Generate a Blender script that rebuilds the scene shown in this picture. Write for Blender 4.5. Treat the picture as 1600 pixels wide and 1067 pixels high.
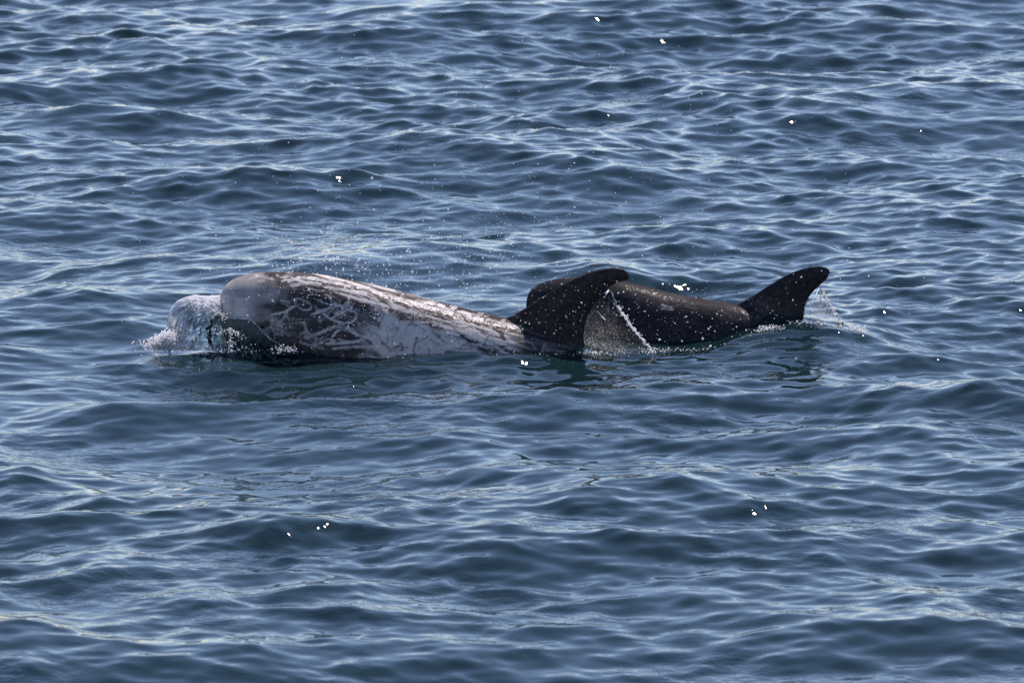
import bpy, bmesh, math
import numpy as np
from mathutils import Vector

for o in list(bpy.data.objects):
    bpy.data.objects.remove(o)
scene = bpy.context.scene
COL = scene.collection
rng = np.random.default_rng(11)

# ------------------------------------------------------------------ camera, sky, sun, exposure
CAM_H = 4.69
F_PX = 800 / math.tan(math.radians(4.5))          # focal length measured in photo pixels
PITCH = math.atan(CAM_H / 30.15) - math.atan(21.5 / F_PX)
cd = bpy.data.cameras.new('camera')
cam = bpy.data.objects.new('camera', cd)
COL.objects.link(cam)
cam.location = (0, 0, CAM_H)
cam.rotation_euler = (math.pi / 2 - PITCH, 0, 0)
cd.sensor_width = 36
cd.lens = 18 / math.tan(math.radians(4.5))
cd.clip_start, cd.clip_end = 0.5, 20000
cd.dof.use_dof = True
cd.dof.focus_distance = 30.7
cd.dof.aperture_fstop = 8.0
scene.camera = cam

SUN_EL, SUN_AZ = math.radians(42), math.radians(17)   # beyond the animals, a little to the right
world = bpy.data.worlds.new('World')
scene.world = world
world.use_nodes = True
wn = world.node_tree
sky = wn.nodes.new('ShaderNodeTexSky')
sky.sky_type = 'NISHITA'
sky.sun_disc = False
sky.sun_elevation = SUN_EL
sky.sun_rotation = SUN_AZ
sky.air_density = 0.75
sky.altitude = 0
sky.dust_density = 0.0
sky.ozone_density = 1.6
bg = wn.nodes['Background']
bg.inputs['Strength'].default_value = 0.13
wn.links.new(sky.outputs[0], bg.inputs[0])
sd = bpy.data.lights.new('sun', 'SUN')
sd.energy = 5.0
sd.angle = math.radians(0.5)
sd.color = (1.0, 0.95, 0.89)
sun = bpy.data.objects.new('sun', sd)
COL.objects.link(sun)
to_sun = Vector((math.sin(SUN_AZ) * math.cos(SUN_EL), math.cos(SUN_AZ) * math.cos(SUN_EL), math.sin(SUN_EL)))
sun.rotation_euler = to_sun.to_track_quat('Z', 'Y').to_euler()
sun.location = (10, 60, 40)
scene.view_settings.view_transform = 'Standard'
scene.view_settings.look = 'None'
scene.view_settings.exposure = 0.45
scene.view_settings.gamma = 1.0
scene.view_settings.use_curve_mapping = False
scene.view_settings.use_white_balance = True
scene.view_settings.white_balance_temperature = 6800
scene.view_settings.white_balance_tint = 20
scene.cycles.use_denoising = False
scene.cycles.max_bounces = 12
scene.cycles.diffuse_bounces = 8
scene.cycles.transmission_bounces = 8
scene.cycles.transparent_max_bounces = 24
scene.cycles.caustics_reflective = False
scene.cycles.caustics_refractive = False
scene.cycles.sample_clamp_indirect = 6
scene.cycles.sample_clamp_direct = 10

# ------------------------------------------------------------------ measuring helpers
NEARER = 8.65            # depths below are counted from a point this much further back than the camera
CP, SP = math.cos(PITCH), math.sin(PITCH)


def at(px, py, Y):
    """Place in the world seen at photo pixel (px, py) and lying at depth Y."""
    Y = Y - NEARER
    u, v = (px - 800) / F_PX, (533.5 - py) / F_PX
    t = Y / (CP + v * SP)
    return np.array([u * t, Y, CAM_H + t * (v * CP - SP)])


def on_level(px, py, z=0.0):
    u, v = (px - 800) / F_PX, (533.5 - py) / F_PX
    t = (z - CAM_H) / (v * CP - SP)
    return np.array([u * t, t * (CP + v * SP), z])


def to_px(co):
    d = co - np.array([0, 0, CAM_H])
    dep = d[:, 1] * CP - d[:, 2] * SP
    up = d[:, 1] * SP + d[:, 2] * CP
    return 800 + F_PX * d[:, 0] / dep, 533.5 - F_PX * up / dep


def smooth(a, b, x):
    t = np.clip((x - a) / (b - a), 0, 1)
    return t * t * (3 - 2 * t)


def mesh_np(name, verts, faces, mat=None, parent=None, shade=True):
    verts = np.asarray(verts, np.float32)
    faces = np.asarray(faces, np.int32)
    me = bpy.data.meshes.new(name)
    me.vertices.add(len(verts))
    me.vertices.foreach_set('co', verts.ravel())
    k = faces.shape[1]
    me.loops.add(faces.size)
    me.loops.foreach_set('vertex_index', faces.ravel())
    me.polygons.add(len(faces))
    me.polygons.foreach_set('loop_start', np.arange(0, faces.size, k, dtype=np.int32))
    me.polygons.foreach_set('loop_total', np.full(len(faces), k, np.int32))
    me.update(calc_edges=True)
    me.validate()
    if shade:
        me.polygons.foreach_set('use_smooth', np.ones(len(me.polygons), bool))
    o = bpy.data.objects.new(name, me)
    COL.objects.link(o)
    if mat:
        me.materials.append(mat)
    if parent is not None:
        o.parent = parent
    return o


def tag(o, label=None, cat=None, kind=None, group=None):
    for k, v in (('label', label), ('category', cat), ('kind', kind), ('group', group)):
        if v:
            o[k] = v
    return o


def set_attr(o, name, vals):
    a = o.data.attributes.new(name, 'FLOAT', 'POINT')
    a.data.foreach_set('value', np.asarray(vals, np.float32))


def catmull(pts, n):
    """n samples along a smooth curve through the rows of pts (any width)."""
    p = np.asarray(pts, float)
    p = np.vstack([2 * p[0] - p[1], p, 2 * p[-1] - p[-2]])
    m = len(p) - 3
    t = np.linspace(0, m - 1e-6, n)
    i = t.astype(int)
    f = (t - i)[:, None]
    a, b, c, d = p[i], p[i + 1], p[i + 2], p[i + 3]
    return 0.5 * (2 * b + (c - a) * f + (2 * a - 5 * b + 4 * c - d) * f ** 2 + (3 * b - a - 3 * c + d) * f ** 3)


def grid_faces(nr, nc, wrap=False, off=0):
    i = np.arange(nr - 1)[:, None]
    j = np.arange(nc if wrap else nc - 1)[None, :]
    j2 = (j + 1) % nc
    f = np.stack([i * nc + j, i * nc + j2, (i + 1) * nc + j2, (i + 1) * nc + j], -1)
    return f.reshape(-1, 4) + off


_perm = rng.permutation(512)


def vnoise(x, y, s=0):
    """Smooth value noise in 0..1."""
    xi, yi = np.floor(x).astype(int), np.floor(y).astype(int)
    fx, fy = x - xi, y - yi
    fx, fy = fx * fx * (3 - 2 * fx), fy * fy * (3 - 2 * fy)

    def h(a, b):
        return _perm[(_perm[(a + s * 57) % 512] + b) % 512] / 511.0
    return (h(xi, yi) * (1 - fx) + h(xi + 1, yi) * fx) * (1 - fy) + (h(xi, yi + 1) * (1 - fx) + h(xi + 1, yi + 1) * fx) * fy


# ------------------------------------------------------------------ materials
def new_mat(name):
    m = bpy.data.materials.new(name)
    m.use_nodes = True
    nt = m.node_tree
    return m, nt, nt.nodes, nt.links, nt.nodes['Principled BSDF']


def water_shader(nt, N, L, base, normal=None):
    """Water seen from above: dark upwelling colour under a Fresnel mirror without a hazy tail."""
    df = N.new('ShaderNodeBsdfDiffuse')
    df.inputs[0].default_value = (*base, 1)
    gl = N.new('ShaderNodeBsdfGlossy')
    gl.distribution = 'BECKMANN'
    gl.inputs['Roughness'].default_value = 0.07
    fr = N.new('ShaderNodeFresnel')
    fr.inputs[0].default_value = 1.333
    mx = N.new('ShaderNodeMixShader')
    L.new(fr.outputs[0], mx.inputs[0])
    L.new(df.outputs[0], mx.inputs[1])
    L.new(gl.outputs[0], mx.inputs[2])
    if normal:
        for n in (df, gl, fr):
            L.new(normal, n.inputs['Normal'])
    return mx.outputs[0]


def water_material():
    m, nt, N, L, b = new_mat('sea_water')
    N.remove(b)
    geo = N.new('ShaderNodeNewGeometry')
    n1 = N.new('ShaderNodeTexNoise')
    n1.inputs['Scale'].default_value = 17
    n1.inputs['Detail'].default_value = 2
    n2 = N.new('ShaderNodeTexNoise')
    n2.inputs['Scale'].default_value = 1.1
    n2.inputs['Detail'].default_value = 2
    L.new(geo.outputs['Position'], n1.inputs[0])
    L.new(geo.outputs['Position'], n2.inputs[0])
    rmp = N.new('ShaderNodeMapRange')            # gusts: ripples come in patches
    rmp.inputs[1].default_value, rmp.inputs[2].default_value = 0.45, 0.7
    rmp.inputs[3].default_value, rmp.inputs[4].default_value = 0.10, 0.6
    L.new(n2.outputs[0], rmp.inputs[0])
    bp = N.new('ShaderNodeBump')
    bp.inputs['Distance'].default_value = 0.011
    L.new(rmp.outputs[0], bp.inputs['Strength'])
    L.new(n1.outputs[0], bp.inputs['Height'])
    out = water_shader(nt, N, L, (0.0058, 0.0205, 0.0245), bp.outputs[0])
    L.new(out, N['Material Output'].inputs[0])
    return m


def skin_material(name, dark, pale, rough=0.3):
    m, nt, N, L, b = new_mat(name)
    at_ = N.new('ShaderNodeAttribute')
    at_.attribute_name = 'pale'
    geo = N.new('ShaderNodeTexCoord')
    n1 = N.new('ShaderNodeTexNoise')
    n1.inputs['Scale'].default_value = 60
    n1.inputs['Detail'].default_value = 4
    L.new(geo.outputs['Object'], n1.inputs[0])
    ad = N.new('ShaderNodeMath')
    ad.operation = 'MULTIPLY_ADD'
    ad.inputs[1].default_value = 0.16
    L.new(n1.outputs[0], ad.inputs[0])
    sb = N.new('ShaderNodeMath')
    sb.operation = 'SUBTRACT'
    sb.inputs[1].default_value = 0.08
    L.new(at_.outputs['Fac'], sb.inputs[0])
    L.new(sb.outputs[0], ad.inputs[2])
    mix = N.new('ShaderNodeMix')
    mix.data_type = 'RGBA'
    mix.clamp_factor = True
    mix.inputs['A'].default_value = (*dark, 1)
    mix.inputs['B'].default_value = (*pale, 1)
    L.new(ad.outputs[0], mix.inputs['Factor'])
    L.new(mix.outputs['Result'], b.inputs['Base Color'])
    b.inputs['Roughness'].default_value = rough
    b.inputs['Specular IOR Level'].default_value = 0.0
    bp = N.new('ShaderNodeBump')
    bp.inputs['Strength'].default_value = 0.25
    bp.inputs['Distance'].default_value = 0.002
    L.new(n1.outputs[0], bp.inputs['Height'])
    L.new(bp.outputs[0], b.inputs['Normal'])
    gl = N.new('ShaderNodeBsdfGlossy')          # thin water film broken by the skin's own grain
    gl.inputs['Roughness'].default_value = rough
    L.new(bp.outputs[0], gl.inputs['Normal'])
    mx = N.new('ShaderNodeMixShader')
    mx.inputs[0].default_value = 0.004
    L.new(b.outputs[0], mx.inputs[1])
    L.new(gl.outputs[0], mx.inputs[2])
    g2 = N.new('ShaderNodeBsdfGlossy')          # drops and trickles standing on it: small sharp glints
    g2.inputs['Roughness'].default_value = 0.16
    n3 = N.new('ShaderNodeTexNoise')
    n3.inputs['Scale'].default_value = 38
    n3.inputs['Detail'].default_value = 3
    L.new(geo.outputs['Object'], n3.inputs[0])
    b2 = N.new('ShaderNodeBump')
    b2.inputs['Strength'].default_value = 0.6
    b2.inputs['Distance'].default_value = 0.006
    L.new(n3.outputs[0], b2.inputs['Height'])
    L.new(b2.outputs[0], g2.inputs['Normal'])
    m2 = N.new('ShaderNodeMixShader')
    m2.inputs[0].default_value = 0.0022
    L.new(mx.outputs[0], m2.inputs[1])
    L.new(g2.outputs[0], m2.inputs[2])
    L.new(m2.outputs[0], N['Material Output'].inputs[0])
    return m


def foam_material(name, trans=0.5):
    m, nt, N, L, b = new_mat(name)
    b.inputs['Base Color'].default_value = (0.94, 0.95, 0.96, 1)
    b.inputs['Roughness'].default_value = 0.13
    b.inputs['IOR'].default_value = 1.333
    t = N.new('ShaderNodeBsdfTranslucent')
    t.inputs[0].default_value = (0.95, 0.96, 0.97, 1)
    mx = N.new('ShaderNodeMixShader')
    mx.inputs[0].default_value = trans
    L.new(b.outputs[0], mx.inputs[1])
    L.new(t.outputs[0], mx.inputs[2])
    L.new(mx.outputs[0], N['Material Output'].inputs[0])
    return m


def film_material(name, scale, stretch=(1, 1, 1), tint=(0.86, 0.92, 0.94), gloss_r=0.04, ior=1.5, lo=0.42, hi=0.62, amp=(0.25, 1.5)):
    """Thin sheet of water: clear, shiny at a slant, milky where the 'milk' value says air is mixed in."""
    m, nt, N, L, b = new_mat(name)
    N.remove(b)
    tr = N.new('ShaderNodeBsdfTransparent')
    tr.inputs[0].default_value = (*tint, 1)
    gl = N.new('ShaderNodeBsdfGlossy')
    gl.inputs['Roughness'].default_value = gloss_r
    fr = N.new('ShaderNodeFresnel')
    fr.inputs[0].default_value = ior
    m1 = N.new('ShaderNodeMixShader')
    L.new(fr.outputs[0], m1.inputs[0])
    L.new(tr.outputs[0], m1.inputs[1])
    L.new(gl.outputs[0], m1.inputs[2])
    df = N.new('ShaderNodeBsdfDiffuse')
    df.inputs[0].default_value = (0.85, 0.88, 0.9, 1)
    tl = N.new('ShaderNodeBsdfTranslucent')
    tl.inputs[0].default_value = (0.85, 0.88, 0.9, 1)
    m2 = N.new('ShaderNodeMixShader')
    m2.inputs[0].default_value = 0.5
    L.new(df.outputs[0], m2.inputs[1])
    L.new(tl.outputs[0], m2.inputs[2])
    a = N.new('ShaderNodeAttribute')
    a.attribute_name = 'milk'
    tc = N.new('ShaderNodeTexCoord')
    mp = N.new('ShaderNodeMapping')
    mp.inputs['Scale'].default_value = stretch
    L.new(tc.outputs['Object'], mp.inputs[0])
    n = N.new('ShaderNodeTexNoise')
    n.inputs['Scale'].default_value = scale
    n.inputs['Detail'].default_value = 1.5
    L.new(mp.outputs[0], n.inputs[0])
    mr = N.new('ShaderNodeMapRange')
    mr.inputs[1].default_value, mr.inputs[2].default_value = lo, hi
    mr.inputs[3].default_value, mr.inputs[4].default_value = amp
    L.new(n.outputs[0], mr.inputs[0])
    mu = N.new('ShaderNodeMath')
    mu.operation = 'MULTIPLY'
    mu.use_clamp = True
    L.new(a.outputs['Fac'], mu.inputs[0])
    L.new(mr.outputs[0], mu.inputs[1])
    m3 = N.new('ShaderNodeMixShader')
    L.new(mu.outputs[0], m3.inputs[0])
    L.new(m1.outputs[0], m3.inputs[1])
    L.new(m2.outputs[0], m3.inputs[2])
    L.new(m3.outputs[0], N['Material Output'].inputs[0])
    return m


M_WATER = water_material()
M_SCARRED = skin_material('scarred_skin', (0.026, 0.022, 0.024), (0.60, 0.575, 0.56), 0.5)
M_DARK = skin_material('dark_skin', (0.0165, 0.0160, 0.0205), (0.45, 0.43, 0.41), 0.5)
M_EYE = new_mat('eye')[0]
M_EYE.node_tree.nodes['Principled BSDF'].inputs['Base Color'].default_value = (0.008, 0.006, 0.006, 1)
M_EYE.node_tree.nodes['Principled BSDF'].inputs['Roughness'].default_value = 0.08
M_BLOW = new_mat('blowhole_rim')[0]
M_BLOW.node_tree.nodes['Principled BSDF'].inputs['Base Color'].default_value = (0.32, 0.2, 0.21, 1)
M_BLOW.node_tree.nodes['Principled BSDF'].inputs['Roughness'].default_value = 0.13
M_FOAM = foam_material('foam', 0.7)
M_DROP = foam_material('droplet_water', 0.5)
M_FILM = film_material('bow_film', 26, (1, 1, 1), (0.9, 0.95, 0.96), 0.03, 1.7, amp=(0.8, 1.15))
def lip_material():
    m, nt, N, L, b = new_mat('lip_water')
    N.remove(b)
    wsh = water_shader(nt, N, L, (0.007, 0.026, 0.027))
    t = N.new('ShaderNodeBsdfTransparent')
    t.inputs[0].default_value = (0.8, 0.88, 0.88, 1)
    a = N.new('ShaderNodeAttribute')
    a.attribute_name = 'depth'
    mx = N.new('ShaderNodeMixShader')
    L.new(a.outputs['Fac'], mx.inputs[0])
    L.new(t.outputs[0], mx.inputs[1])
    L.new(wsh, mx.inputs[2])
    L.new(mx.outputs[0], N['Material Output'].inputs[0])
    return m


M_LIP = lip_material()
M_CURTAIN = film_material('curtain_film', 150, (1, 1, 0.7), (0.96, 0.97, 0.98), 0.12, 1.12, 0.46, 0.70)

# ------------------------------------------------------------------ the sea
HALF = math.radians(6.6)


def sea_axes():
    # distances: fine enough in the near field for centimetre ripples, growing to the horizon
    r = [17.0]
    while r[-1] < 62:
        q = r[-1]
        r.append(q + max(0.6 * 1.537e-4 * q * q / CAM_H, 0.010) * (1.0 if 20.5 < q < 50 else 2.2))
    while r[-1] < 9000:
        r.append(r[-1] * 1.035)
    near = [16.8]
    while near[-1] > 1.0:
        near.append(near[-1] - max(0.05, 0.035 * near[-1]))
    r = np.array(near[::-1] + r)
    step = 0.0135 / 30.3
    a = [0.0]
    while a[-1] < math.pi * 0.97:
        q = a[-1]
        a.append(q + (step if q < HALF else min(step * (1 + 14 * (q - HALF) / HALF), 0.09)))
    a = np.array(a)
    return r, np.concatenate([-a[:0:-1], a])


def wave_set():
    w = []
    octs = [(5.5, 9, 0.018, 8, 30), (2.8, 5.5, 0.044, 16, 40), (1.4, 2.8, 0.056, 26, 50), (0.7, 1.4, 0.054, 44, 54),
            (0.35, 0.7, 0.070, 80, 56), (0.17, 0.35, 0.080, 120, 60), (0.085, 0.17, 0.056, 120, 70)]
    g = np.random.default_rng(5)
    for lo, hi, sl, n, spread in octs:
        lam = np.exp(g.uniform(math.log(lo), math.log(hi), n))
        th = np.radians(-90 + 8 + g.normal(0, spread, n))
        k = 2 * math.pi / lam
        amp = sl * math.sqrt(2.0 / n) / k * g.uniform(0.6, 1.3, n)
        for i in range(n):
            w.append((lam[i], k[i] * math.cos(th[i]), k[i] * math.sin(th[i]), amp[i], g.uniform(0, 2 * math.pi)))
    return w


WAVES = wave_set()


def calm(x, y):
    """Less chop close alongside the two animals."""
    q = ((x + 0.25) / 2.0) ** 2 + ((y - 30.35) / 1.1) ** 2
    return 1 - 0.32 * np.exp(-q * q)


def local_swell(x, y):
    z = np.zeros_like(x)

    def hump(px, py, h, lx, ly, ang=0.0):
        c = on_level(px, py)
        dx, dy = x - c[0], y - c[1]
        ca, sa = math.cos(ang), math.sin(ang)
        e, f = dx * ca + dy * sa, -dx * sa + dy * ca
        return h * np.exp(-(e / lx) ** 2 - (f / ly) ** 2)
    z = z + hump(1245, 530, 0.06, 0.32, 0.36)      # water heaped over the second animal's tail stock
    z = z + hump(1330, 545, 0.035, 0.5, 0.5)
    z = z - hump(1050, 538, 0.035, 0.32, 0.3)
    # the larger crests of this sea
    for c in ((430, 628, 0.065, 0.75, 0.30, 0.1), (200, 640, 0.03, 0.3, 0.22, 0.0), (1500, 628, 0.085, 0.55, 0.34, -0.12), (1260, 680, 0.05, 0.5, 0.28, 0.15),
              (760, 740, 0.04, 0.45, 0.25, 0.0), (450, 850, 0.035, 0.33, 0.22, 0.1), (60, 830, 0.05, 0.4, 0.24, 0.2), (130, 185, 0.10, 0.8, 0.5, 0.15),
              (1280, 190, 0.085, 0.7, 0.45, 0.1), (720, 238, 0.06, 0.6, 0.4, -0.1), (940, 222, 0.05, 0.4, 0.35, 0.1), (1480, 260, 0.06, 0.6, 0.4, 0.0)):
        z = z + hump(*c)
    e = (y - 29.30) / 0.46                      # trough in front of the scarred animal
    z = z - 0.062 * np.exp(-e * e - np.abs((x + 0.6) / 1.25) ** 4)
    # ripples running off the near flanks
    for x0, x1, yf, a in ((-1.25, 0.30, 30.12, 0.008), (0.35, 1.45, 30.55, 0.006)):
        d = yf - y
        m = smooth(x0, x0 + 0.25, x) * (1 - smooth(x1 - 0.25, x1, x)) * smooth(-0.05, 0.1, d) * np.exp(-np.maximum(d, 0) / 0.5)
        z = z + a * m * np.sin(2 * math.pi * (d + 0.05 * np.sin(3.1 * x) + 0.03 * np.sin(7.3 * x + 1)) / 0.15)
    return z


def sea_displace(x, y, spacing):
    """Displacement of the sea surface from rest points (x, y)."""
    x = x.astype(np.float32)
    y = y.astype(np.float32)
    dx = np.zeros_like(x)
    dy = np.zeros_like(x)
    dz = np.zeros_like(x)
    cl = calm(x, y).astype(np.float32)
    # wind in patches, and less of it close in under the lee of the boat
    gust = (0.55 + 0.85 * vnoise(x / 1.7 + 0.4 * y / 3 + 90, y / 3.6 + 70, 71)) * (0.66 + 0.34 * smooth(22, 29, y) + 0.30 * smooth(31, 40, y))
    gust = np.maximum(gust, 1.5 * np.exp(-(((x + 0.2) / 2.2) ** 2 + ((y - 29.9) / 0.9) ** 2) ** 2))
    gust = gust.astype(np.float32)
    for lam, kx, ky, a, ph in WAVES:
        wt = smooth(2.2, 4.5, lam / spacing)
        m = np.nonzero(wt > 0.002)[0]
        if not len(m):
            continue
        ww = (wt[m] * a).astype(np.float32)
        if lam > 0.3:
            ww = ww * cl[m]
        if lam < 0.75:
            ww = ww * gust[m]
        p = np.float32(kx) * x[m] + np.float32(ky) * y[m] + np.float32(ph)
        s, c = np.sin(p), np.cos(p)
        k = math.hypot(kx, ky)
        q = 0.78 if lam > 0.3 else 0.5
        dz[m] += ww * c
        dx[m] -= ww * s * np.float32(q * kx / k)
        dy[m] -= ww * s * np.float32(q * ky / k)
    dz += local_swell(x, y).astype(np.float32)
    return dx, dy, dz


R_, A_ = sea_axes()
RR, AA = np.meshgrid(R_, A_, indexing='ij')
X0, Y0 = (RR * np.sin(AA)).ravel(), (RR * np.cos(AA)).ravel()
sr = np.gradient(R_)[:, None] * np.ones_like(AA)
sa = RR * np.gradient(A_)[None, :]
SPC = np.maximum(sr, sa).ravel()
DX, DY, DZ = sea_displace(X0, Y0, SPC)
sea = mesh_np('water', np.stack([X0 + DX, Y0 + DY, DZ], -1), grid_faces(len(R_), len(A_)), M_WATER)
tag(sea, 'dark blue choppy sea with pale sky reflections filling the whole view', None, 'structure')
print('sea verts', len(X0))
_near = (np.abs(X0) < 3.2) & (Y0 > 28.5) & (Y0 < 33.5)
SX, SY, SZ = (X0 + DX)[_near], (Y0 + DY)[_near], DZ[_near]
_gx = np.round((SX + 3.5) / 0.05).astype(int)
_gy = np.round((SY - 27.5) / 0.05).astype(int)
SEA_H = np.full((160, 160), -9.0)
np.maximum.at(SEA_H, (_gx, _gy), SZ)
SEA_H[SEA_H < -8] = 0


def sea_z(x, y):
    i = np.clip(np.round((np.asarray(x) + 3.5) / 0.05).astype(int), 0, 159)
    j = np.clip(np.round((np.asarray(y) - 27.5) / 0.05).astype(int), 0, 159)
    return SEA_H[i, j]


# ------------------------------------------------------------------ dolphins
def dolphin_shell(stations, lead, trail, yc, fin_thick, flipper, fluke):
    """Closed body, fin, flippers and flukes; fused into one skin afterwards."""
    V, Fq = [], []
    st = catmull(stations, 150)
    nseg = 64
    th = np.linspace(0, 2 * math.pi, nseg, endpoint=False)
    rings = []
    for a, b, c, d, hw in st:
        Y = yc(0.5 * (a + c))
        top, bot = at(a, b, Y), at(c, d, Y)
        mid, up = (top + bot) / 2, (top - bot) / 2
        cs, sn = np.cos(th), np.sin(th)
        fl = np.sign(sn) * np.abs(sn) ** 0.92
        rings.append(mid[None] + cs[:, None] * up[None] + (fl * max(hw, 0.004))[:, None] * np.array([0, 1, 0])[None])
    rings = np.array(rings)
    n = len(rings)
    V.append(rings.reshape(-1, 3))
    Fq.append(grid_faces(n, nseg, True))
    off = n * nseg
    # end caps as fans of thin quads
    for e in (0, n - 1):
        c = rings[e].mean(0)
        V.append(np.repeat(c[None], 1, 0))
        j = np.arange(0, nseg, 2)
        base = e * nseg
        Fq.append(np.stack([np.full(len(j), off), base + j, base + (j + 1) % nseg, base + (j + 2) % nseg], -1))
        off += 1
    # dorsal fin
    nv, nu = 60, 44
    Lc, Tc = catmull(lead, nv), catmull(trail, nv)
    u = np.linspace(0, 1, nu)
    prof = np.sqrt(np.clip(u, 0, 1)) * (1 - u) ** 0.85 / 0.42
    prof = np.clip(prof, 0, 1)
    S = []
    for side in (1, -1):
        P = np.zeros((nv, nu, 3))
        for i in range(nv):
            t = i / (nv - 1)
            half = (fin_thick * (1 - 0.72 * t) * prof + 0.006) * math.sqrt(max(1 - t ** 6, 0.02))
            for k in range(nu):
                q = Lc[i] * (1 - u[k]) + Tc[i] * u[k]
                p = at(q[0], q[1], yc(q[0]))
                p[1] += side * half[k]
                P[i, k] = p
        S.append(P)
    loop = np.concatenate([S[0], S[1][:, ::-1]], 1)
    V.append(loop.reshape(-1, 3))
    Fq.append(grid_faces(nv, 2 * nu, True, off))
    for row in (0, nv - 1):
        k = np.arange(nu - 1)
        b0 = off + row * 2 * nu
        Fq.append(np.stack([b0 + k, b0 + k + 1, b0 + 2 * nu - 2 - k, b0 + 2 * nu - 1 - k], -1))
    off += nv * 2 * nu

    def paddle(c, ax, wide, thin):
        nonlocal off
        ax, wide, thin = map(np.array, (ax, wide, thin))
        la, lo = np.linspace(0.02, math.pi - 0.02, 24), np.linspace(0, 2 * math.pi, 32, endpoint=False)
        A, O = np.meshgrid(la, lo, indexing='ij')
        rad = np.sin(A) ** 0.8
        p = c + (-np.cos(A))[..., None] * ax + (rad * np.cos(O))[..., None] * wide + (rad * np.sin(O))[..., None] * thin
        p = p + (0.25 * (1 - np.cos(A)) ** 2)[..., None] * wide      # swept back
        V.append(p.reshape(-1, 3))
        Fq.append(grid_faces(24, 32, True, off))
        for row in (0, 23):
            j = np.arange(1, 30, 2)
            b0 = off + row * 32
            Fq.append(np.stack([np.full(len(j), b0), b0 + j, b0 + j + 1, b0 + (j + 2) % 32], -1))
        off += 24 * 32
    fp = at(flipper[0], flipper[1], yc(flipper[0]))
    for s in (1, -1):
        paddle(fp + np.array([0.1, s * 0.3, 0.0]), (0.13, s * 0.2, -0.17), (0.085, 0, 0.02), (0.0, 0.012, 0.018))
        kp = at(fluke[0], fluke[1], yc(fluke[0]))
        paddle(kp + np.array([0.0, s * 0.19, 0.0]), (0.05, s * 0.23, 0.0), (0.10, 0, -0.02), (0.003, 0, 0.016))
    return np.vstack(V), np.vstack(Fq)


def fuse(name, V, Fq, mat, voxel, its):
    tmp = mesh_np('raw', V, Fq)
    r = tmp.modifiers.new('r', 'REMESH')
    r.mode = 'VOXEL'
    r.voxel_size = voxel
    s = tmp.modifiers.new('s', 'SMOOTH')
    s.factor = 0.5
    s.iterations = its
    dg = bpy.context.evaluated_depsgraph_get()
    me = bpy.data.meshes.new_from_object(tmp.evaluated_get(dg))
    bpy.data.objects.remove(tmp)
    me.name = name
    me.polygons.foreach_set('use_smooth', np.ones(len(me.polygons), bool))
    me.materials.clear()
    me.materials.append(mat)
    o = bpy.data.objects.new(name, me)
    COL.objects.link(o)
    return o


def verts_of(o):
    a = np.empty(len(o.data.vertices) * 3, np.float32)
    o.data.vertices.foreach_get('co', a)
    return a.reshape(-1, 3).astype(float)


def seg_dist(px, py, pts):
    d = np.full(px.shape, 1e9)
    for (x0, y0), (x1, y1) in zip(pts[:-1], pts[1:]):
        vx, vy = x1 - x0, y1 - y0
        t = np.clip(((px - x0) * vx + (py - y0) * vy) / (vx * vx + vy * vy + 1e-9), 0, 1)
        d = np.minimum(d, np.hypot(px - x0 - t * vx, py - y0 - t * vy))
    return d


def stroke(pale, px, py, pts, w, val, soft=1.0, dark=False):
    p = np.asarray(catmull(pts, max(8, 4 * len(pts))) if len(pts) > 2 else pts)
    m = (px > p[:, 0].min() - w - 4) & (px < p[:, 0].max() + w + 4) & (py > p[:, 1].min() - w - 4) & (py < p[:, 1].max() + w + 4)
    if not m.any():
        return
    d = seg_dist(px[m], py[m], p)
    d = d + 1.8 * (vnoise(px[m] * 0.4, py[m] * 0.4, 3) - 0.5)
    w = 0.86 * w
    k = 1 - smooth(w / 2 - soft / 2, w / 2 + soft / 2, d)
    k = k * (0.62 + 0.38 * smooth(0.3, 0.6, vnoise(px[m] * 0.12 + w, py[m] * 0.12, 9)))
    if dark:
        pale[m] = pale[m] * (1 - k * val)
    else:
        pale[m] = np.maximum(pale[m], k * val)


# --- first dolphin
ST1 = [(341, 484, 341, 487, .01), (342, 470, 344, 499, .06), (346, 457, 350, 522, .12), (356, 443, 362, 550, .17),
       (374, 433, 380, 576, .215), (405, 427, 410, 602, .25), (450, 426, 450, 626, .28), (500, 430, 500, 646, .31),
       (550, 439, 550, 663, .33), (600, 450, 598, 677, .345), (650, 463, 645, 690, .35), (700, 477, 690, 700, .35),
       (750, 489, 735, 708, .345), (800, 501, 780, 714, .33), (860, 522, 840, 718, .30), (930, 552, 905, 722, .26),
       (1010, 588, 985, 728, .21), (1100, 632, 1080, 735, .155), (1190, 677, 1175, 750, .10), (1270, 715, 1260, 765, .06),
       (1330, 742, 1325, 772, .04), (1345, 752, 1345, 766, .01)]
LEAD1 = [(760, 520), (790, 498), (815, 485), (840, 469), (865, 453), (890, 439), (915, 428), (940, 421), (960, 419), (974, 421), (982, 427)]
TRAIL1 = [(925, 580), (918, 552), (912, 530), (911, 514), (914, 500), (921, 484), (932, 467), (947, 452), (962, 443), (976, 439), (985, 435)]
yc1 = lambda px: 39.13
V, Fq = dolphin_shell(ST1, LEAD1, TRAIL1, yc1, 0.042, (480, 640), (1325, 757))
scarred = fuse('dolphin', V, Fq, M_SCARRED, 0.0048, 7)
tag(scarred, 'pale scarred dolphin with white scratches over its back, pushing a splash with its blunt head', 'dolphin', group='dolphins swimming side by side')


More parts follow.
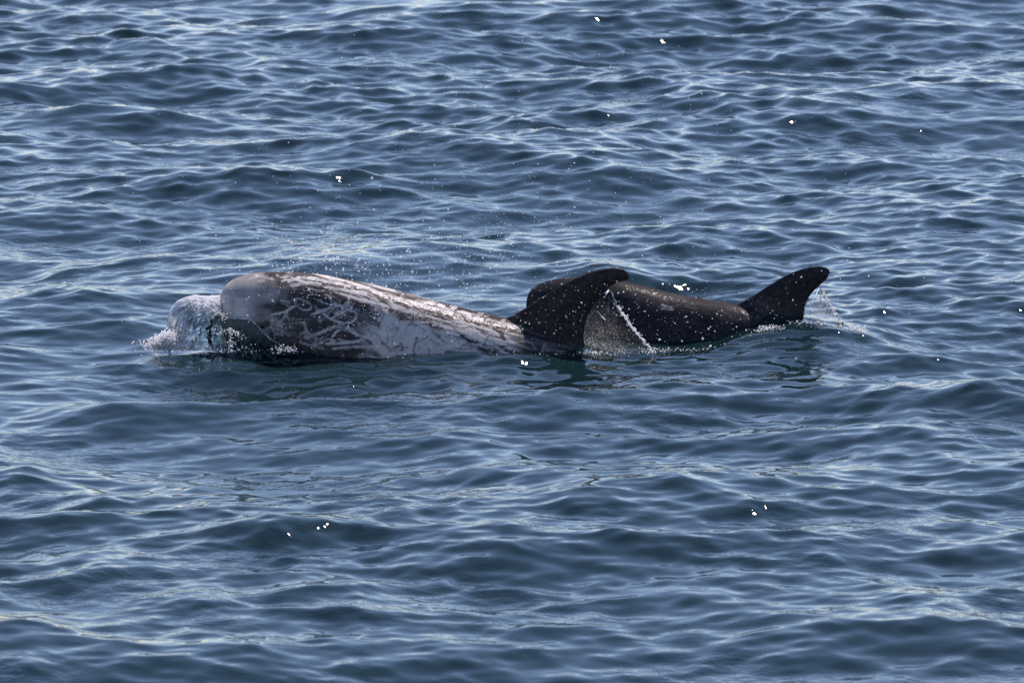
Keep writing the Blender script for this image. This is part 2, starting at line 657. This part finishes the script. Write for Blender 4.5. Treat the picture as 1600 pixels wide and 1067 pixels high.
def paint_scarred(o):
    co = verts_of(o)
    px, py = to_px(co)
    far = co[:, 1] > 39.13 - NEARER
    n1 = vnoise(px * 0.035, py * 0.05, 1)
    n2 = vnoise(px * 0.11, py * 0.14, 2)
    wob = (n1 - 0.5) * 16 + (n2 - 0.5) * 8
    pale = 0.02 + 0.05 * n2
    # melon: even grey, fading backwards
    e = np.hypot((px - 356) / 74, (py - 486) / 72) + (n1 - 0.5) * 0.7 + (n2 - .5) * .45
    pale = np.maximum(pale, 0.74 * (1 - smooth(0.3, 1.4, e)) * (0.7 + 0.6 * n2))
    tops = np.interp(px, [340, 400, 450, 500, 600, 700, 800], [480, 428, 427, 431, 451, 478, 502])
    pale = np.maximum(pale, 0.36 * smooth(0.3, 0.62, vnoise((px - py) * 0.045, (py + px * 0.25) * 0.16, 8)) * (1 - smooth(4, 15, py - tops + wob * 0.5)) * (1 - smooth(440, 470, px)))
    # saddle along the back: almost white
    edge = np.interp(px, [440, 452, 470, 500, 530, 560, 590, 620, 660, 700, 740, 790, 800], [425, 444, 446, 449, 462, 476, 486, 492, 502, 518, 538, 556, 562])
    sad = smooth(446, 460, px + wob * 0.5) * (1 - smooth(-3, 5, py - edge + wob * 0.7))
    streak = vnoise(px * 0.02 - py * 0.02, (py - 0.26 * px) * 0.24, 4)
    sad = sad * (0.10 + 0.90 * smooth(0.36, 0.56, streak))
    sad = sad * (1 - 0.55 * smooth(690, 785, px) * smooth(0.35, 0.6, vnoise((px - py) * 0.05, (py - .3 * px) * 0.2, 10)))
    pale = np.maximum(pale, 0.92 * sad)
    # lower flank behind the eye: cloudy grey
    low = smooth(545, 600, px + wob) * (1 - smooth(735, 785, px + wob * 0.5)) * smooth(-5, 8, py - edge + wob * 0.6)
    pale = np.maximum(pale, low * (0.58 + 0.32 * n2))
    low2 = smooth(560, 640, px + wob) * smooth(0, 10, py - edge + wob * .6)
    low2 *= (1 - smooth(700, 790, px + .8 * (py - 520)))
    mott = vnoise((px + py) * 0.06, (py - 0.7 * px) * 0.10, 6)
    pale = np.maximum(pale, low2 * (0.20 + 0.56 * smooth(0.25, 0.6, mott)))
    # under and behind the fin: its cast shadow painted in by darkening the skin
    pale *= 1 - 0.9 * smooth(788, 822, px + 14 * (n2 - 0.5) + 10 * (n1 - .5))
    S = lambda pts, w, v, **k: stroke(pale, px, py, pts, w, v, **k)
    # dark islands left between the scars
    for pts, w in (([(520, 439), (540, 443), (556, 449)], 5), ([(566, 452), (580, 456)], 4), ([(553, 475), (570, 479), (590, 489)], 11),
                   ([(603, 461), (625, 470), (637, 482)], 7), ([(640, 497), (662, 497), (690, 503), (712, 512)], 6), ([(683, 478), (700, 483), (720, 492)], 5),
                   ([(735, 503), (752, 508), (765, 504)], 5), ([(672, 507), (690, 515), (704, 522)], 5), ([(720, 524), (732, 531)], 5),
                   ([(745, 520), (762, 533)], 4), ([(712, 478), (740, 488), (770, 497)], 6), ([(620, 455), (650, 464), (668, 470)], 5),
                   ([(748, 545), (770, 548), (786, 540)], 9), ([(770, 508), (782, 520), (788, 534)], 8), ([(655, 484), (668, 488)], 4)):
        S(pts, w, 0.85, dark=True)
    for pts, w, v in (
            # traced raking scars, lit side
            ([(452, 440), (470, 434), (492, 436), (520, 441), (545, 447)], 6, .95), ([(455, 446), (478, 442), (500, 444)], 6, .95),
            ([(494, 455), (515, 454), (538, 451)], 3.2, .8), ([(500, 447), (530, 452), (556, 460), (575, 470)], 4, .9),
            ([(497, 469), (515, 475), (535, 478), (550, 478)], 5, .75), ([(551, 452), (545, 470), (535, 482)], 6, .8),
            ([(553, 456), (570, 458), (583, 466), (596, 478), (604, 488)], 7, .9), ([(545, 463), (560, 470), (580, 475), (594, 484)], 3.5, .7),
            ([(575, 450), (600, 462), (620, 478), (632, 486)], 6, .92), ([(590, 456), (620, 466), (650, 482)], 4, .92),
            ([(600, 489), (612, 478), (628, 478), (633, 486)], 4, .95), ([(640, 474), (652, 478), (648, 486)], 4, .9),
            ([(636, 488), (660, 480), (690, 485), (715, 500)], 5, .95), ([(650, 470), (690, 478), (712, 495), (730, 507)], 6, .95),
            ([(676, 508), (700, 508), (722, 520)], 4, .85), ([(715, 503), (740, 520), (765, 530), (788, 536)], 9, .85),
            ([(720, 515), (745, 530), (770, 540), (785, 548)], 5, .7), ([(760, 515), (778, 505), (788, 500)], 5, .8),
            ([(620, 498), (650, 503), (675, 503)], 4, .8), ([(700, 500), (735, 506), (748, 512)], 4, .9),
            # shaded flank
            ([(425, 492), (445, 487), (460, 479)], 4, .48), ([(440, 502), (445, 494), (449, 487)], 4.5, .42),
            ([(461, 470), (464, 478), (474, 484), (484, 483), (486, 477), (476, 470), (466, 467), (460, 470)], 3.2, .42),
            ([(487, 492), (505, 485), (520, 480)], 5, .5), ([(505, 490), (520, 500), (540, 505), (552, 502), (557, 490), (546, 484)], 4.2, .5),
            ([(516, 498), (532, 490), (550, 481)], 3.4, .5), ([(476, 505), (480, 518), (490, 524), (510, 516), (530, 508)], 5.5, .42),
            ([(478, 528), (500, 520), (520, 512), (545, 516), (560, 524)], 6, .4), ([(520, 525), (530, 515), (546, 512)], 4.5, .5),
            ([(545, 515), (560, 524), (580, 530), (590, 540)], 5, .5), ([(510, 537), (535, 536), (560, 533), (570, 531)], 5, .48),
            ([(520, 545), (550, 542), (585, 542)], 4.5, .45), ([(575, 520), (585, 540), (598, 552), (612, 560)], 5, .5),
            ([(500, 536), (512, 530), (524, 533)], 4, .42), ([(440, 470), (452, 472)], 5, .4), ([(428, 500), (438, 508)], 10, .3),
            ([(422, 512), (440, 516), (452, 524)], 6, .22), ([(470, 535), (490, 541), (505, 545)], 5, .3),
            # on the head
            ([(395, 444), (410, 437), (425, 434)], 2.2, .5), ([(400, 430), (415, 434), (430, 438)], 2, .55), ([(432, 430), (442, 434), (450, 432)], 3, .7),
            ([(440, 439), (455, 436)], 2.5, .8), ([(385, 446), (398, 446), (410, 440)], 2, .4), ([(380, 440), (395, 434), (412, 431)], 2.5, .45),
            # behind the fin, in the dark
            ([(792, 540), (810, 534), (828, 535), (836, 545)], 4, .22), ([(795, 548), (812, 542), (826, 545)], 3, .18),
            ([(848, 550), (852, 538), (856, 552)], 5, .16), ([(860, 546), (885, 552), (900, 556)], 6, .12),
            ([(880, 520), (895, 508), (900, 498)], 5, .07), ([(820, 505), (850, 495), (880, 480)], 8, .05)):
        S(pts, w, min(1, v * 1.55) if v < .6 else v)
    for pts, w, v in (([(540, 552), (570, 549), (592, 556)], 8, .75), ([(612, 505), (624, 516)], 3, .6), ([(652, 528), (646, 546), (650, 556)], 5, .8), ([(560, 528), (580, 536)], 6, .6),
                      ([(598, 536), (610, 545), (622, 542)], 4, .6), ([(625, 535), (632, 552)], 3, .55), ([(672, 530), (690, 540)], 3, .5), ([(575, 503), (590, 510)], 4, .6)):
        S(pts, w, v, dark=True)
    g = np.random.default_rng(3)
    for _ in range(70):      # fine nicks all over the back
        x = g.uniform(470, 785)
        y = np.interp(x, [440, 600, 790], [428, 452, 500]) + abs(g.normal(0, 28)) + 2
        a, l = g.normal(0.27, 0.5), g.uniform(8, 34)
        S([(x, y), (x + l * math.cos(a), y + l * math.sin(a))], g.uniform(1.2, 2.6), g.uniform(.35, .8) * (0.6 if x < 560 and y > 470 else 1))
    for _ in range(120):      # dark hairlines in the white
        x = g.uniform(470, 775)
        y = np.interp(x, [440, 600, 790], [428, 452, 500]) + abs(g.normal(0, 22)) + 2
        a, l = g.normal(0.27, 0.25), g.uniform(10, 40)
        S([(x, y), (x + l * math.cos(a), y + l * math.sin(a))], g.uniform(1.2, 3.4), g.uniform(.5, .9), dark=True)
    for _ in range(30):      # rakes of parallel tooth marks
        x, y = g.uniform(425, 770), 0
        y = np.interp(x, [425, 600, 790], [440, 462, 512]) + g.uniform(0, 95) * (1 - 0.4 * smooth(600, 790, x))
        a, l = g.choice([0.3, -0.5, 0.9, 0.1, -0.9]) + g.normal(0, 0.25), g.uniform(14, 46)
        bend = g.normal(0, 5)
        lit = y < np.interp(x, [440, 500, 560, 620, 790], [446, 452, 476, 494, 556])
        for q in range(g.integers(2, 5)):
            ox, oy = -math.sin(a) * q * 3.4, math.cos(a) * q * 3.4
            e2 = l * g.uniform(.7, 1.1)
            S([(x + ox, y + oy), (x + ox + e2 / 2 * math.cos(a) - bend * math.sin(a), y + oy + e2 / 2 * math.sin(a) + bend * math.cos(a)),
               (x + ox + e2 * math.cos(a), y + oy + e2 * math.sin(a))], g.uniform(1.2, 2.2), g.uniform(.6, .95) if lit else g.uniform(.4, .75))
    for _ in range(70):      # dark breaks in the cloudy flank
        x, y = g.uniform(560, 760), g.uniform(495, 556)
        a, l = g.choice([0.5, -0.7, 1.2]) + g.normal(0, 0.3), g.uniform(6, 26)
        S([(x, y), (x + l * math.cos(a), y + l * math.sin(a))], g.uniform(1.2, 3.6), g.uniform(.25, .6), dark=True)
    for _ in range(26):      # round sucker marks
        x, y = g.uniform(430, 560), g.uniform(470, 545)
        S([(x, y), (x + 0.5, y + .8)], g.uniform(2, 5), g.uniform(.15, .35))
    S([(404, 508), (412, 510), (417, 506)], 13, 0.8, dark=True)          # dark ring round the eye
    fin = smooth(800, 815, px) * (1 - smooth(-4, 2, py - np.interp(px, [760, 800, 860, 930], [500, 503, 524, 553])))
    pale *= 1 - 0.75 * fin
    hsh = vnoise(px * 0.5 + 40, py * 0.5, 7)
    pale = np.where(far, np.clip(pale * (0.6 + 0.6 * hsh), 0, 1), pale)
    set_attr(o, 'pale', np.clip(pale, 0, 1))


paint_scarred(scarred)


def ellipsoid(name, c, axes, mat, parent, nu=16, nv=10):
    a, b = np.meshgrid(np.linspace(0.02, math.pi - .02, nv), np.linspace(0, 2 * math.pi, nu, endpoint=False), indexing='ij')
    ax = np.array(axes)
    p = np.array(c) + np.sin(a)[..., None] * (np.cos(b)[..., None] * ax[0] + np.sin(b)[..., None] * ax[1]) + np.cos(a)[..., None] * ax[2]
    return mesh_np(name, p.reshape(-1, 3), grid_faces(nv, nu, True), mat, parent)


def surf_point(o, tx, ty, near=True):
    """Point of the near-side skin that shows at photo pixel (tx, ty)."""
    co = verts_of(o)
    x, y = to_px(co)
    d = np.hypot(x - tx, y - ty)
    c = np.nonzero(d < d.min() + 2.5)[0]
    i = c[np.argmin(co[c, 1])]
    return co[i]


p = surf_point(scarred, 410, 508)
ellipsoid('eye', p + [0, 0.004, 0], [(0.017, 0, 0), (0, 0.008, 0), (0, 0, 0.013)], M_EYE, scarred)
p = surf_point(scarred, 453, 431)
ellipsoid('blowhole', p + [0, 0.01, -0.003], [(0.008, 0.004, 0), (0, 0.024, 0), (0, 0, 0.006)], M_BLOW, scarred)

# --- second dolphin, turned a little away
ST2 = [(822, 475, 822, 478, .01), (824, 464, 826, 494, .06), (829, 454, 834, 514, .11), (840, 446, 846, 537, .155),
       (858, 439, 862, 562, .19), (885, 435, 888, 587, .22), (925, 434, 925, 610, .245), (965, 438, 965, 627, .26),
       (1000, 446, 1000, 640, .27), (1050, 459, 1048, 652, .275), (1100, 468, 1095, 662, .275), (1150, 476, 1140, 670, .265),
       (1200, 489, 1185, 678, .245), (1250, 508, 1235, 686, .215), (1310, 532, 1295, 694, .18), (1390, 568, 1375, 702, .13),
       (1470, 610, 1460, 714, .085), (1540, 645, 1535, 727, .05), (1590, 672, 1588, 724, .03), (1600, 685, 1600, 702, .01)]
LEAD2 = [(1120, 500), (1150, 477), (1175, 463), (1200, 447), (1225, 432), (1245, 423), (1265, 417.5), (1280, 416), (1289, 417), (1295, 420)]
TRAIL2 = [(1275, 545), (1262, 512), (1257, 498), (1257, 485), (1261, 471), (1268, 459), (1279, 448), (1289, 439), (1295, 432), (1298, 426)]
yc2 = lambda px: 39.78 - 0.29 * (px - 822) / 430.0
V, Fq = dolphin_shell(ST2, LEAD2, TRAIL2, yc2, 0.036, (950, 620), (1580, 690))
darkd = fuse('dolphin', V, Fq, M_DARK, 0.0068, 5)
tag(darkd, 'smooth dark dolphin with one small pale nick, swimming behind the scarred one', 'dolphin', group='dolphins swimming side by side')


def paint_dark(o):
    co = verts_of(o)
    px, py = to_px(co)
    n1, n2 = vnoise(px * 0.03, py * 0.05, 11), vnoise(px * 0.1, py * 0.12, 12)
    pale = 0.012 + 0.03 * n1 * n2 + 0.03 * smooth(0.55, 0.9, n1)
    S = lambda pts, w, v, **k: stroke(pale, px, py, pts, w, v, **k)
    S([(1035, 476), (1042, 479), (1049, 480)], 3, .8, soft=.8)
    S([(1034, 482), (1042, 482.5), (1053, 484)], 3.4, .8, soft=.8)
    g = np.random.default_rng(8)
    for _ in range(46):
        x, y = g.uniform(930, 1200), g.uniform(455, 545)
        a, l = g.normal(0.2, .5), g.uniform(8, 40)
        S([(x, y), (x + l * math.cos(a), y + l * math.sin(a))], g.uniform(1.0, 2.5), g.uniform(.05, .14))
    set_attr(o, 'pale', np.clip(pale, 0, 1))


paint_dark(darkd)

# ------------------------------------------------------------------ splashes and spray
_t = (1 + 5 ** .5) / 2
ICO_V = np.array([(-1, _t, 0), (1, _t, 0), (-1, -_t, 0), (1, -_t, 0), (0, -1, _t), (0, 1, _t), (0, -1, -_t), (0, 1, -_t),
                  (_t, 0, -1), (_t, 0, 1), (-_t, 0, -1), (-_t, 0, 1)]) / math.hypot(1, _t)
ICO_F = np.array([(0, 11, 5), (0, 5, 1), (0, 1, 7), (0, 7, 10), (0, 10, 11), (1, 5, 9), (5, 11, 4), (11, 10, 2), (10, 7, 6), (7, 1, 8),
                  (3, 9, 4), (3, 4, 2), (3, 2, 6), (3, 6, 8), (3, 8, 9), (4, 9, 5), (2, 4, 11), (6, 2, 10), (8, 6, 7), (9, 8, 1)])


def blobs(name, C, R, mat, g, parent=None, squash=0.35):
    C, R = np.asarray(C), np.asarray(R)
    n = len(C)
    sc = R[:, None] * g.uniform(1 - squash, 1 + squash, (n, 3))
    V = C[:, None, :] + ICO_V[None] * sc[:, None, :]
    F = ICO_F[None] + (np.arange(n) * 12)[:, None, None]
    return mesh_np(name, V.reshape(-1, 3), F.reshape(-1, 3), mat, parent)


def foam_line(pts, Y, n, spread, rlo, rhi, g):
    c = catmull(pts, 200) if len(pts) > 2 else np.linspace(pts[0], pts[1], 200)
    w = 0.03 + smooth(0.35, 0.8, vnoise(np.arange(200) * 0.11, np.full(200, Y * 7.0), 61)) if spread[1] < 2.8 else np.ones(200)
    i = g.choice(200, n, p=w / w.sum())
    px = c[i, 0] + g.normal(0, spread[0], n)
    py = c[i, 1] + g.normal(0, spread[1], n)
    P = np.array([at(a, b, Y + g.normal(0, 0.025)) for a, b in zip(px, py)])
    return P, np.exp(g.uniform(math.log(rlo), math.log(rhi), n))


g = np.random.default_rng(21)

# --- bonnet of water pushed ahead of the melon
def bow_bonnet():
    ni, nj = 90, 70
    P = np.zeros((ni, nj, 3))
    milk = np.zeros((ni, nj))
    # ribs: each runs from the foot of the splash up and over to the melon
    foot = catmull([(262, 541, 39.12), (268, 545, 38.98), (288, 548, 38.90), (315, 547, 38.88), (345, 542, 38.92)], nj)
    knee = catmull([(263, 492, 39.14), (282, 497, 39.0), (300, 507, 38.92), (318, 516, 38.90), (338, 522, 38.93)], nj)
    high = catmull([(286, 466, 39.16), (306, 472, 39.02), (320, 484, 38.95), (330, 496, 38.92), (342, 505, 38.94)], nj)
    head = catmull([(346, 460, 39.16), (345, 468, 39.06), (345, 478, 39.0), (346, 490, 38.97), (350, 500, 38.97)], nj)
    for j in range(nj):
        rib = catmull([foot[j], knee[j], high[j], head[j]], ni)
        for i in range(ni):
            P[i, j] = at(*rib[i])
    T = np.linspace(0, 1, nj)[None, :]
    I = np.linspace(0, 1, ni)[:, None]
    ph = vnoise(T * 9 + 0 * I, I * 2.5 + 0 * T, 31)
    q = np.hypot(1.15 * I, 1.0 - 0.9 * T)         # folds nest round the lower right corner
    rid = np.sin(q * 30 + 2.5 * ph) * 0.45 + 0.55 * np.sin(T * 33 + 6 * ph + 4 * I)
    lump = vnoise(T * 16 + 0 * I, I * 14 + 0 * T, 32) - 0.5
    top = smooth(0.50, 0.78, I) * (1 - smooth(0.35, 0.85, T))
    P[..., 1] -= 0.010 * rid * (1 - top) + 0.012 * lump * (0.3 + top)
    P[..., 2] += 0.012 * lump * (0.3 + top)
    milk = 0.17 + 0.62 * smooth(0.15, 0.9, rid) + 0.9 * top + 0.4 * (1 - smooth(0.0, 0.16, I)) - 0.25 * T
    o = mesh_np('bow_splash', P.reshape(-1, 3), grid_faces(ni, nj), M_FILM)
    set_attr(o, 'milk', np.clip(milk, 0, 1).ravel())
    s = o.modifiers.new('thickness', 'SOLIDIFY')
    s.thickness = 0.006
    return o


bow = bow_bonnet()
tag(bow, 'glassy ribbed bonnet of water pushed up ahead of the scarred dolphin', 'splash')
C, R = [], []
for pts, n, sp, lo, hi, Y in (([(240, 541), (254, 535), (266, 533)], 1500, (8, 5), .0016, .0052, 38.92), ([(254, 530), (264, 525), (274, 535)], 700, (6, 5), .0016, .0052, 38.93),
                              ([(236, 536), (285, 543), (300, 540)], 420, (14, 2.5), .0012, .0046, 38.9)):
    c, r = foam_line(pts, Y, n, sp, lo, hi, g)
    C.append(c)
    R.append(r)
o = blobs('foam', np.vstack(C), np.concatenate(R), M_FOAM, g, bow)
o['kind'] = 'stuff'
C, R = foam_line([(304, 484), (318, 472), (340, 468)], 38.95, 170, (10, 5), .0009, .0036, g)
o = blobs('froth', C, R, M_FOAM, g, bow)
o['kind'] = 'stuff'


# --- lip of clear water peeling along the lower jaw
def jaw_lip():
    nj, ni = 130, 34
    edge = catmull([(318, 549, 38.82), (330, 538, 38.86), (339, 518, 38.90), (336, 496, 38.93), (341, 488, 38.93), (350, 494, 38.91), (364, 497, 38.89), (378, 497.5, 38.88), (390, 499, 38.86), (400, 507, 38.85),
                    (410, 518, 38.83), (422, 529, 38.81), (436, 538, 38.79), (450, 544, 38.77), (466, 550, 38.75)], nj)
    foot = catmull([(312, 551, 38.80), (322, 553, 38.74), (336, 554, 38.70), (355, 556, 38.67), (385, 558, 38.65), (420, 558, 38.66), (450, 557, 38.68), (478, 556, 38.7)], nj)
    P = np.zeros((ni, nj, 3))
    for j in range(nj):
        a, b = at(*edge[j]), at(*foot[j])
        b[2] = min(b[2], -0.02)
        for i in range(ni):
            t = i / (ni - 1)
            q = a * (1 - t) + b * t
            q[2] -= 0.05 * math.sin(math.pi * t) * (a[2] - b[2]) / 0.2
            q[1] -= 0.028 * math.sin(math.pi * min(1, t * 3)) * (1 - t)
            P[i, j] = q
    jj, ii = np.meshgrid(np.arange(nj), np.arange(ni))
    P[..., 1] += (0.05 * (vnoise(jj * 0.10, ii * 0.14, 41) - .5) + 0.03 * (vnoise(jj * 0.25, ii * 0.3, 43) - .5)) * np.minimum(1, ii / 6)
    P[..., 2] += 0.03 * (vnoise(jj * 0.16, ii * 0.22, 42) - .5) * np.minimum(1, ii / 6)
    o = mesh_np('jaw_splash', P.reshape(-1, 3), grid_faces(ni, nj)[:, ::-1], M_LIP)
    th = smooth(4, 62, jj + 30 * (vnoise(jj * 0.15, ii * 0.2, 45) - 0.5)) * (0.55 + 0.45 * smooth(2, 16, ii))      # thin at its leading edge
    set_attr(o, 'depth', th.ravel())
    return o, np.array([at(*e) for e in edge])


def tube(name, pts, rad, mat, parent=None, seg=8):
    pts = np.asarray(pts)
    d = np.gradient(pts, axis=0)
    d /= np.linalg.norm(d, axis=1)[:, None] + 1e-9
    a = np.cross(d, np.array([0, 1.0, 0.05]))
    a /= np.linalg.norm(a, axis=1)[:, None] + 1e-9
    b = np.cross(d, a)
    th = np.linspace(0, 2 * math.pi, seg, endpoint=False)
    V = pts[:, None] + rad[:, None, None] * (np.cos(th)[None, :, None] * a[:, None] + np.sin(th)[None, :, None] * b[:, None])
    return mesh_np(name, V.reshape(-1, 3), grid_faces(len(pts), seg, True), mat, parent)


lip, lip_edge = jaw_lip()
tag(lip, 'dark clear lip of water peeling along the scarred dolphin\'s lower jaw', 'splash')
M_RIM = film_material('rim_film', 40, (1, 1, 1), (0.8, 0.87, 0.88), 0.03)
rim = tube('rim', lip_edge[30:] + np.array([0, -0.004, 0.0]), 0.003 + 0.004 * vnoise(np.arange(100) * .3, np.zeros(100), 44), M_RIM, lip)
set_attr(rim, 'milk', np.full(len(rim.data.vertices), 0.6))
C, R = [], []
for pts, n, sp, lo, hi, Y in (([(338, 520), (355, 517), (372, 522), (384, 530)], 110, (4, 2.5), .0009, .0042, 38.78), ([(300, 548), (340, 545), (395, 550)], 150, (12, 3.5), .0011, .0034, 38.72),
                              ([(432, 547), (444, 545), (458, 547)], 100, (6, 3), .0011, .0038, 38.66), ([(358, 528), (362, 540), (358, 548)], 70, (3, 4), .0014, .004, 38.72),
                              ([(341, 488), (352, 494), (352, 500)], 40, (4, 3), .0014, .0036, 38.86)):
    c, r = foam_line(pts, Y, n, sp, lo, hi, g)
    C.append(c)
    R.append(r)
o = blobs('froth', np.vstack(C), np.concatenate(R), M_DROP, g, lip)
o['kind'] = 'stuff'


# --- curtains of water running off the fins
def curtain(pts_in, pts_out, Y0, Y1, milk_lo, milk_hi, label, name):
    ni, nj = 60, 60
    A, B = catmull(pts_in, ni), catmull(pts_out, ni)
    P = np.zeros((ni, nj, 3))
    milk = np.zeros((ni, nj))
    for i in range(ni):
        for j in range(nj):
            t = j / (nj - 1)
            q = A[i] * (1 - t) + B[i] * t
            P[i, j] = at(q[0], q[1], Y0 * (1 - t) + Y1 * t)
            s = i / (ni - 1)
            milk[i, j] = milk_lo + (milk_hi - milk_lo) * s ** 1.8 * (1 - 0.85 * smooth(0.25, 0.95, t + 0.35 * (vnoise(np.float64(s * 4), np.float64(t * 22), 52) - 0.5)))
    ii, jj = np.meshgrid(np.arange(ni), np.arange(nj), indexing='ij')
    P[..., 1] += 0.02 * (vnoise(ii * 0.1, jj * 0.16, 51) - .5)
    o = mesh_np(name, P.reshape(-1, 3), grid_faces(ni, nj), M_CURTAIN)
    set_attr(o, 'milk', milk.ravel())
    tag(o, label, 'splash', group='water running off the fins')
    return o, P


cur1, P1 = curtain([(952, 452), (936, 466), (923, 484), (915, 503), (912, 522), (913, 538), (920, 552)],
                   [(954, 454), (962, 472), (972, 488), (984, 506), (998, 524), (1010, 540), (1020, 551)], 39.12, 38.98, 0.01, 0.26,
                   'thin speckled curtain of water falling off the big fin of the scarred dolphin', 'water_curtain')
cur2, P2 = curtain([(1281, 448), (1271, 458), (1263, 471), (1259, 484), (1258, 496), (1259, 505)],
                   [(1282, 449), (1289, 461), (1297, 473), (1306, 486), (1314, 498), (1322, 508)], 39.49, 39.42, 0.16, 0.42,
                   'thin milky curtain of water falling off the rear fin', 'water_curtain')


def jet(pts, Y0, Y1, r, parent, seed):
    gg = np.random.default_rng(seed)
    c = catmull(pts, 120)
    W = np.array([at(a, b, Y0 + (Y1 - Y0) * i / 119) for i, (a, b) in enumerate(c)])
    W[:, 0] += 0.011 * np.convolve(gg.normal(0, 1, 120), np.ones(5) / 5, 'same')
    W[:, 2] += 0.005 * np.convolve(gg.normal(0, 1, 120), np.ones(5) / 5, 'same')
    rad = r * (0.3 + 1.0 * np.convolve(gg.random(120) ** 3, np.ones(4) / 4, 'same') * 2)
    o = tube('jet', W, rad, M_FOAM, parent)
    k = gg.integers(5, 120, 46)
    b = blobs('beads', W[k] + gg.normal(0, 1, (46, 3)) * np.array([.012, .01, .012]), gg.uniform(.12, .55, 46) * r, M_FOAM, gg, parent)
    b['kind'] = 'stuff'


jet([(953, 455), (960, 468), (968, 484), (978, 497), (988, 511), (1002, 528), (1012, 540), (1020, 550)], 39.05, 38.94, .0078, cur1, 1)
jet([(1281, 449), (1287, 459), (1294, 471), (1303, 485), (1311, 497), (1320, 507), (1325, 511)], 39.45, 39.38, .0062, cur2, 2)
W = np.array([at(a, b, 39.0) for a, b in catmull([(933, 486), (940, 494), (946, 500)], 20)])
tube('jet', W, 0.0016 + 0.001 * g.random(20), M_FOAM, cur1)

# --- froth where the flanks meet the sea
C, R = [], []
for pts, n, sp, lo, hi, Y in (([(915, 549), (960, 552), (1025, 549)], 130, (6, 1.8), .0011, .0042, 38.95), ([(1000, 545), (1050, 547), (1110, 545)], 120, (8, 1.8), .0011, .0040, 39.14),
                              ([(1110, 543), (1160, 534), (1185, 522)], 60, (6, 2), .002, .005, 39.16), ([(1180, 520), (1200, 512), (1225, 513)], 170, (6, 2.5), .0011, .0042, 39.2),
                              ([(1235, 508), (1255, 504), (1290, 508)], 240, (8, 2.0), .0011, .0042, 39.24), ([(1280, 511), (1330, 513), (1350, 512)], 80, (8, 2), .002, .006, 39.24),
                              ([(480, 549), (600, 558), (770, 556)], 50, (15, 1.2), .001, .0028, 38.76), ([(790, 555), (850, 554), (915, 552)], 24, (10, 1.2), .001, .0026, 38.78)):
    c, r = foam_line(pts, Y, n, sp, lo, hi, g)
    C.append(c)
    R.append(r)
froth = blobs('waterline_froth', np.vstack(C), np.concatenate(R), M_FOAM, g)
tag(froth, 'white froth bubbling along the waterline of both dolphins', 'foam', 'stuff')


# --- spray hanging in the air after the breath
def spray():
    C, R = [], []

    def put(n, cx, cy, sx, sy, ylo, yhi, rlo, rhi, box=None):
        k = 0
        while k < n:
            px, py = g.normal(cx, sx), g.normal(cy, sy)
            if box and not (box[0] < px < box[2] and box[1] < py < box[3]):
                continue
            Y = g.uniform(ylo, yhi)
            p = at(px, py, Y)
            if p[2] < 0.03:
                Y = ylo
                p = at(px, py, Y)
                if p[2] < 0.02:
                    k += 1
                    continue
            C.append(p)
            R.append(0.86 * math.exp(g.normal(math.log(rlo), rhi * 1.25)))
            k += 1
    put(300, 560, 410, 90, 26, 39.2, 40.2, .0030, .35)
    put(60, 500, 400, 40, 14, 39.0, 39.8, .0048, .3)
    put(800, 680, 405, 170, 48, 38.4, 40.4, .0022, .35)
    put(420, 700, 280, 250, 130, 38.4, 40.0, .0021, .3)
    put(260, 1050, 330, 200, 110, 38.4, 40.0, .0021, .3)
    put(110, 870, 490, 60, 40, 38.3, 38.6, .0014, .42, (795, 415, 990, 555))
    put(280, 1090, 490, 110, 40, 38.3, 38.7, .0015, .42, (930, 440, 1300, 555))
    put(190, 600, 490, 130, 45, 38.2, 38.6, .0016, .45, (360, 425, 790, 556))
    put(90, 480, 455, 35, 12, 38.3, 38.6, .0017, .45)
    put(40, 330, 450, 40, 40, 38.4, 39.1, .0028, .4)
    put(30, 1330, 440, 60, 50, 38.6, 39.4, .0026, .3)
    put(40, 1060, 570, 120, 25, 38.2, 38.6, .0018, .3)
    return blobs('spray_droplets', C, np.minimum(R, 0.0062), M_DROP, g, None, 0.25)


sp = spray()
tag(sp, 'fine white droplets of spray hanging over the two dolphins', 'spray', 'stuff')
print('tris', sum(len(o.data.loop_triangles) or len(o.data.polygons) * 2 for o in scene.objects if o.type == 'MESH'))
